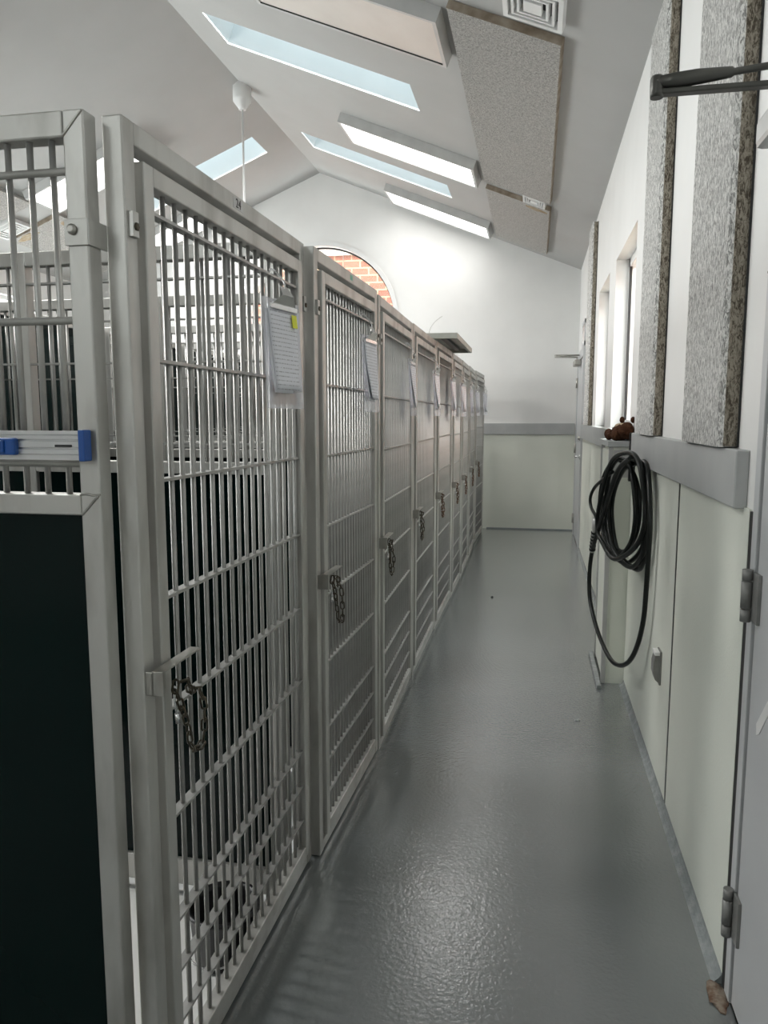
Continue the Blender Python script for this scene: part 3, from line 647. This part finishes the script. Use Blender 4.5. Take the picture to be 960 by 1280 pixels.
def gate(i):
    x0, y0, h0 = POST[i]; x1, y1 = ENDX.get(i, (POST[i + 1][0] - .004, POST[i + 1][1] - .008)); h1 = POST[i + 1][2]
    W = sqrt((x1 - x0) ** 2 + (y1 - y0) ** 2)
    lab = ('aluminium barred kennel gate numbered 24 on its top bar, nearest in the row', 'second aluminium barred kennel gate, next to the gate numbered 24',
           'third aluminium barred kennel gate from the near end of the row', 'fourth aluminium barred kennel gate, just before the tray on the gate tops', 'fifth aluminium barred kennel gate, directly under the tray on top',
           'sixth aluminium barred kennel gate, just beyond the tray on the gate tops', 'third from last aluminium barred kennel gate in the row', 'next to last aluminium barred kennel gate in the row', 'last aluminium barred kennel gate, against the far wall')[i]
    g = thing('kennel_gate', lab, 'gate', (x0, y0, max(-.012, (h0 + h1) / 2 - GH)), (0, 0, atan2(y1 - y0, x1 - x0)), 'barred kennel gates along the aisle')
    for u in (0, W - T): MB().box(u, u + T, 0, T, 0.003, GH, .003).build('frame_post', M['alu'], g)
    MB().box(T, W - T, 0, T, GH - T, GH, .003).build('top_bar', M['alu'], g)
    MB().box(T, W - T, .002, T, .003, .036, .003).build('bottom_bar', M['alu'], g)
    a, c = T + .012, W - T - .010
    lf = MB(); w = .036; v0, v1 = -.010, .024
    lf.box(a, a + w, v0, v1, .052, GH - .062, .003); lf.box(c - w, c, v0, v1, .052, GH - .062, .003)
    lf.box(a + w, c - w, v0, v1, GH - .098, GH - .062, .003); lf.box(a + w, c - w, v0, v1, .052, .088, .003)
    d = lf.build('door_leaf', M['alu'], g)
    for z in ZC: MB().box(a + w - .002, c - w + .002, -.004, .018, z - .003, z + .003).build('cross_bar', M['alub'], d)
    n = 18; p0, p1 = a + w + .012, c - w - .012
    for k in range(n): put('vertical_bar', bar_me, d, (p0 + (p1 - p0) * k / (n - 1), .007, 0))
    for u in (T * .5, W - T * .5):
        pl_ = put('hinge_plate', plate_me, g, (u, -.003, 1.79)); put('screw', screw_me, pl_, (0, -.005, -.004))
    # slide latch near the first post
    zl = .975 if i == 0 else .955
    la = MB(); la.box(.004, .165, -.036, -.012, zl, zl + .004, .001); la.box(.004, .008, -.036, -.0, zl - .044, zl + .002, .001); la.box(.004, .05, -.016, -.012, zl - .044, zl)
    la.build('latch', M['steel'], g)
    gates.append((g, W)); return g
for i in range(9): gate(i)
bpy.context.view_layer.update()
def gp(i, u, v, z):
    """point at u along, v towards the aisle, z up on gate i"""
    return gates[i][0].matrix_world @ Vector((u, -v, z))
# number on the first gate
g0 = gates[0][0]
tg = MB().box(.475, .535, -.0008, 0, GH - .031, GH - .006).build('number_label', M['fitting'], g0)
nb = text_mesh('24', .030, M['text'], tg, (.505, -.0012, GH - .0185), (pi / 2, 0, 0), 'number')
tg2 = MB().box(.42, .45, -.0008, 0, GH - .028, GH - .010).build('number_label', mat('green_tag', (.12, .42, .30), .5, c2=(.15, .46, .34), ns=30), gates[1][0])

# partitions between the kennels
PY = [1.205, 2.168, 3.05, 4.03, 5.005, 5.935, 6.68, 7.565, 8.55, 9.60]
XA, XM, XB = -.748, -1.57, -2.40
short_me = MB().tube([(0, 0, 1.32), (0, 0, 1.93)], .0056, 8).mesh('vertical_bar', M['alub'])
PL = ['between the gate numbered 24 and open floor, nearest', 'between the gate numbered 24 and the second gate']
for i, y in enumerate(PY):
    O = (XA, y, -.12)
    lab = ('end panel of the kennel row with dark green lower sheet and bars above, nearest' if i == 0 else
           'barred partition with dark green lower sheet at the far side of the kennel numbered 24' if i == 1 else
           'barred partition with dark green sheet, ' + ('third', 'fourth', 'fifth', 'sixth', 'seventh', 'eighth', 'ninth', 'tenth and last')[i - 2] + ' from the near end of the row')
    r = thing('kennel_partition', lab, 'partition', O, group='kennel partitions')
    zb = 0.01 if i else -.02
    for x in (XA, XM, XB): MB().box(x - T, x, y, y + T, -.118, 1.968, .003).build('frame_post', M['alu'], r, O)
    for a, c in ((XM, XA - T), (XB, XM - T)):
        MB().box(a, c, y, y + T, 1.925, 1.968, .003).build('top_rail', M['alu'], r, O)
        MB().box(a, c, y, y + T, 1.286, 1.323, .003).build('middle_rail', M['alu'], r, O)
        MB().box(a, c, y, y + T, -.08, .008, .003).build('bottom_rail', M['alu'], r, O)
        MB().box(a - .001, c + .001, y + .016, y + .024, .006, 1.288).build('solid_sheet', M['green'], r, O)
        for z in (1.872, 1.626, 1.378):
            MB().tube([(a - .002, y + .008, z), (c + .002, y + .008, z)], .0068, 8).build('cross_bar', M['alub'], r, O) if i == 0 else MB().box(a - .002, c + .002, y + .004, y + .026, z - .003, z + .003).build('cross_bar', M['alub'], r, O)
        n = 18
        for k in range(n): put('vertical_bar', short_me, r, (a + (c - a) * (k + .7) / (n + .4) - O[0], .014, .12))
    if i == 0:
        cb = MB(); zc = 1.77
        cb.box(XA - T - .003, XA + .003, y - .004, y - .0005, zc - .022, zc + .022, .001); cb.box(XA + .0002, XA + .004, y - .004, y + .053, zc - .022, zc + .022, .001); k = cb.build('clamp_bracket', M['alu'], r, O)
        sb = MB().lathe([(.009, 0), (.009, .005), (.005, .008)], (XA - .026, y - .004, zc + .004), 12, Vector((0, -1, 0))).build('bolt', M['steel'], k, O)
for (a, c) in (((XA - .002, PY[0] - .0005, 1.965), (XA - T, PY[0] - .0005, 1.926)), ((XA - .003, PY[0] - .0005, 1.322), (XA - T + .002, PY[0] - .0005, 1.287)), ((XA - T, PY[0] - .0005, 1.323), (XA, PY[0] - .0005, 1.324))):
    rt = [o for o in COL.objects if o.name == 'kennel_partition'][0]
    MB().tube(smooth_path([a, Vector(a).lerp(Vector(c), .33) + Vector((.001, 0, .0015)), Vector(a).lerp(Vector(c), .66) + Vector((-.001, 0, -.001)), c], 4), .0022, 6).build('weld_bead', M['steel'], rt, (XA, PY[0], -.12))
# back sheets of the kennels
for i in range(len(PY) - 1):
    if i == 0: continue
    y0, y1 = PY[i] + T + .002, PY[i + 1] - .002
    O = (XB - T, y0, -.12)
    lab = 'dark green solid back sheet in aluminium frame of the ' + ('second', 'third', 'fourth', 'fifth', 'sixth', 'seventh', 'eighth', 'ninth')[i - 1] + ' kennel'
    r = thing('back_partition', lab, 'partition', O, group='kennel back sheets')
    x = XB - T * 1.02
    MB().box(x - T, x, y0, y0 + T, -.118, 1.968, .003).build('frame_post', M['alu'], r, O); MB().box(x - T, x, y1 - T, y1, -.118, 1.968, .003).build('frame_post', M['alu'], r, O)
    MB().box(x - T, x, y0 + T, y1 - T, 1.93, 1.968, .003).build('top_rail', M['alu'], r, O); MB().box(x - T, x, y0 + T, y1 - T, -.08, -.03, .003).build('bottom_rail', M['alu'], r, O)
    MB().box(x - .024, x - .014, y0 + T, y1 - T, -.031, 1.931).build('solid_sheet', M['green'], r, O)

# aluminium tool rail hung on the end panel
O = (-.76, 1.178, 1.385)
r = thing('tool_rail', 'ridged aluminium rail with blue end cap hung on the end panel', 'rail', O)
b = MB(); X0, X1 = -1.38, -.768
yb, yf = 1.200, 1.178
b.add([(x, y_, z) for x in (X0, X1) for y_, z in ((yb, 1.386), (yf + .003, 1.386), (yf + .003, 1.395), (yf, 1.396), (yf, 1.404), (yf + .004, 1.405), (yf + .004, 1.407), (yf, 1.408), (yf, 1.418), (yf + .004, 1.419), (yf + .004, 1.421), (yf, 1.422), (yf, 1.428), (yf + .003, 1.430), (yf + .003, 1.436), (yb, 1.436))],
      [tuple(range(16))[::-1], tuple(range(16, 32))] + [(i, (i + 1) % 16, 16 + (i + 1) % 16, 16 + i) for i in range(16)])
b.build('extrusion', M['ridged'], r, O)
MB().box(X1 - .0005, X1 + .011, yf - .002, yb, 1.384, 1.438, .002).build('end_cap', M['blue'], r, O)
MB().box(X1 - .045, X1 - .013, yf - .0015, yf + .002, 1.4085, 1.4125).build('slot', M['black'], r, O)
MB().box(-1.02, -.885, yf - .012, yf + .004, 1.394, 1.424, .004).build('clamp', M['blue'], r, O)
MB().box(-1.02, -.903, yf - .017, yf - .011, 1.398, 1.420, .002).build('clamp_grip', M['blue'], r, O)

# latch chains
LK = MB()
link = [Vector((cos(t) * .0062 + 0, 0, sin(t) * .0062 + (.0075 if sin(t) >= 0 else -.0075))) for t in [2 * pi * k / 12 + .01 for k in range(12)]]
def chain_mesh(path, name, m):
    mb = MB(); P = smooth_path(path, 12, True)
    acc = [0.]
    for i in range(len(P)): acc.append(acc[-1] + (P[(i + 1) % len(P)] - P[i]).length)
    L = acc[-1]; n = int(L / .0225)
    for k in range(n):
        s = L * k / n; i = max(j for j in range(len(P)) if acc[j] <= s)
        p = P[i]; t = (P[(i + 2) % len(P)] - P[i - 1]).normalized()
        q = Vector((0, 0, 1)).rotation_difference(t).to_matrix() @ Matrix.Rotation(pi / 2 * (k % 2) + .35, 3, 'Z')
        mb.tube([p + q @ v for v in link], .0024, 5, True)
    return mb
CH = ['tarnished chain looped through the latch of the gate numbered 24', 'tarnished chain hanging from the latch of the second gate', 'dark chain hanging from the latch of the third gate', 'dark chain hanging from the latch of the fourth gate',
      'brown chain on the latch of the fifth gate, under the tray', 'brown chain on the latch of the sixth gate', 'rusty chain on the latch of the third from last gate', 'rusty chain on the latch of the next to last gate', 'rusty chain on the latch of the last gate']
for i in range(9):
    W = gates[i][1]; jit = [random.uniform(-.012, .012) for _ in range(8)]
    base = gp(i, .11, .03, .95)
    loc = [(.055, .022, .945), (.075, .024, .905 + jit[0]), (.09 + jit[1], .024, .84 + jit[2]), (.115, .024, .785 + jit[3]), (.155 + jit[4], .024, .80 + jit[5]), (.165 + jit[6], .026, .86), (.155, .020, .90 + jit[7]), (.115, .022, .915), (.09, .03, .945)]
    loc = [(u, v + .012, z - .012) for u, v, z in loc]
    r = thing('latch_chain', CH[i], 'chain', base, gates[i][0].rotation_euler, 'chains hanging on the gate latches')
    inv = r.matrix_basis.inverted()
    c = chain_mesh([inv @ gp(i, *p) for p in loc], 'links', None)
    o = c.build('chain_link', M['chain' if i < 4 else 'rust'], r)
    k = MB(); pts = [inv @ gp(i, u, .028, z) for u, z in ((.062, .93), (.07, .915), (.074, .89), (.070, .872), (.063, .89), (.060, .915))]
    k.tube(smooth_path(pts, 4, True), .0028, 6, True); k.tube([inv @ gp(i, .068, .028, .873), inv @ gp(i, .072, .028, .852)], .005, 8); k.build('snap_hook', M['bright'], r)

# clipboards
CL = ['clear clipboard with printed sheet and yellow sticker on the gate numbered 24', 'clear clipboard with curled printed sheets on the second gate', 'clear clipboard with pale sheets on the third gate', 'clipboard with pale sheets on the fourth gate',
      'clipboard hanging on the fifth gate, under the tray', 'clipboard hanging on the sixth gate, just past the tray', 'clipboard on the third from last gate', 'clipboard on the next to last gate', 'clipboard on the last gate by the far wall']
for i in range(9):
    W = gates[i][1]; uc = (W - .32) if i == 0 else (W - .30)
    top = gp(i, uc, .034, 1.80)
    r = thing('clipboard', CL[i], 'clipboard', top, gates[i][0].rotation_euler, 'clipboards hanging on the gates')
    yaw = radians((-10, -3, -1, -4, -4, -8, -4, -9, -9)[i]); r.rotation_euler[2] += yaw
    hw = .095; lean = .016
    def q(x, z, d=0.): return (x, -d - lean * (-z) / .30, z)     # local: x across, z down from the hook
    bd = MB(); bd.hexa([q(-hw, -.325, -.0015), q(hw, -.325, -.0015), q(hw, -.325, .0015), q(-hw, -.325, .0015), q(-hw, -.045, -.0015), q(hw, -.045, -.0015), q(hw, -.045, .0015), q(-hw, -.045, .0015)]); bd.build('board', M['acryl'], r)
    def sheet(nm, m, x0, x1, z0, z1, d0, curl, skew=0.):
        s_ = MB(); NX, NZ = 6, 10; v = []; f = []
        for a in range(NZ + 1):
            for c in range(NX + 1):
                tx, tz = c / NX, a / NZ
                z = z1 + (z0 - z1) * tz
                v.append(Vector(q(x0 + (x1 - x0) * tx + skew * tz, z, d0 + curl * tz * tz * (1 - tx) + .004 * sin(3 * tx + 2 * tz) * tz)))
        for a in range(NZ):
            for c in range(NX):
                k = a * (NX + 1) + c; f.append((k, k + 1, k + NX + 2, k + NX + 1))
        s_.add(v, f, True); o = s_.build(nm, m, r)
        md = o.modifiers.new('thickness', 'SOLIDIFY'); md.thickness = .0005
        return o
    sheet('sheet', M['sheet'], -.088, .05, -.285, -.075, .004, .010)
    sheet('printed_sheet', M['paper'], -.078, .082, -.278, -.068, .0075, .016 if i else .006, .004)
    if i == 0:
        st = MB(); st.hexa([q(.035, -.112, .0135), q(.062, -.112, .0135), q(.062, -.112, .0140), q(.035, -.112, .0140), q(.035, -.078, .0115), q(.062, -.078, .0115), q(.062, -.078, .0120), q(.035, -.078, .0120)]); st.build('sticker', M['yellow'], r)
        cd = MB(); cd.hexa([q(-.06, -.315, -.004), q(.06, -.315, -.004), q(.06, -.315, -.0025), q(-.06, -.315, -.0025), q(-.06, -.26, -.004), q(.06, -.26, -.004), q(.06, -.26, -.0025), q(-.06, -.26, -.0025)]); cd.build('tan_patch', M['tan'], r)  # tan patch behind the clear lower end of the board
    cp = MB(); cp.box(-.07, .07, -.016, -.004, -.072, -.058, .002); cp.add([(-.06, -.014, -.06), (.06, -.014, -.06), (.03, -.028, -.035), (-.03, -.028, -.035), (-.02, -.012, -.01), (.02, -.012, -.01)], [(0, 1, 2, 3), (3, 2, 5, 4)])
    cp.tube([(-.045, -.012, -.05), (.045, -.012, -.05)], .005, 8); cp.build('spring_clip', M['bright'], r)
    hk = MB(); hk.tube(smooth_path([(0, -.012, -.03), (.006, -.012, .0), (.006, .012, .030), (-.004, .022, .036), (-.004, .026, .026)], 5), .0022, 6); hk.build('hook', M['bright'], r)

# tray lying across the gate tops
O = (-.66, 5.06, 1.985)
r = thing('metal_tray', 'grey upturned metal tray lying across the gate tops', 'tray', (O[0], O[1], 1.97))
O = (O[0], O[1], 1.97)
b = MB(); z0, z1 = 1.972, 2.008; x0, x1, y0, y1 = -1.08, -.515, 5.06, 6.24; e = .022
b.box(x0, x1, y0, y1, z1 - .004, z1); b.box(x0, x1, y0, y0 + e, z0, z1 - .004, .001); b.box(x0, x1, y1 - e, y1, z0, z1 - .004, .001); b.box(x0, x0 + e, y0 + e, y1 - e, z0, z1 - .004, .001); b.box(x1 - e, x1, y0 + e, y1 - e, z0, z1 - .004, .001)
b.build('tray', M['tray'], r, O)
MB().box(-.64, -.60, 5.10, 6.1, 1.98, 2.002, .004).build('black_strip', M['black'], r, O)  # black strip along the underside of the tray
w = MB(); w.tube(smooth_path([(-.70, 5.02, 1.968), (-.69, 5.03, 2.03), (-.66, 5.05, 2.08), (-.62, 5.1, 2.12)], 6), .0016, 5); tag(w.build('loose_wire', M['steel'], None, (-.70, 5.02, 1.968)), 'thin loose wire sticking up beside the tray on the gates', 'wire')

# black tub on the kennel floor
O = (-.86, 1.93, -.12)
r = thing('plastic_tub', 'black round tub on the white floor inside the kennel numbered 24', 'tub', O)
b = MB(); b.lathe([(.075, .002), (.088, .01), (.100, .15), (.108, .158), (.108, .168), (.096, .168), (.093, .152), (.08, .02), (.0, .016)], O, 32); b.build('tub', M['black'], r, O)
hd = MB(); hd.tube(smooth_path([(O[0] - .107, O[1], O[2] + .16), (O[0] - .112, O[1] - .02, O[2] + .10), (O[0] - .05, O[1] - .116, O[2] + .06), (O[0] + .05, O[1] - .116, O[2] + .06), (O[0] + .112, O[1] - .02, O[2] + .10), (O[0] + .107, O[1], O[2] + .16)], 8), .003, 6); hd.build('bail_handle', M['bright'], r, O)

# bits on the floor
for i, (x, y, m, lab) in enumerate(((.235, 3.63, 'white', 'white paint chip on the aisle floor below the hose'), (-.31, 6.1, 'black', 'dark crumb on the aisle floor near the gates'))):
    b = MB(); b.blob((x, y, .003), (.012, .006, .004) if m == 'white' else (.012, .010, .008), lump=.3, seg=8, rings=5); tag(b.build('paint_chip' if m == 'white' else 'crumb', M[m], None, (x, y, 0)), lab, 'debris')

# ------------------------------------------------------------------ light, camera
w = bpy.data.worlds.new('overcast'); SC.world = w; w.use_nodes = True
bg = w.node_tree.nodes['Background']; bg.inputs[0].default_value = (.97, .98, .975, 1); bg.inputs[1].default_value = WORLD_E
ca = bpy.data.cameras.new('camera'); co = bpy.data.objects.new('camera', ca); COL.objects.link(co)
co.location = (0, 0, 1.46); co.rotation_euler = (radians(90 - 7.149), 0, radians(11.214))
ca.sensor_fit = 'VERTICAL'; ca.sensor_height = 24; ca.lens = 24 * 946.9 / 1280; ca.clip_start = .05
SC.camera = co
SC.view_settings.view_transform = 'Standard'; SC.view_settings.look = 'None'; SC.view_settings.gamma = 1; SC.view_settings.exposure = 1.05
SC.view_settings.use_curve_mapping = False
cy = SC.cycles; cy.use_denoising = True; cy.max_bounces = 10; cy.diffuse_bounces = 6; cy.glossy_bounces = 4; cy.transparent_max_bounces = 16; cy.sample_clamp_indirect = 6; cy.caustics_reflective = False; cy.caustics_refractive = False
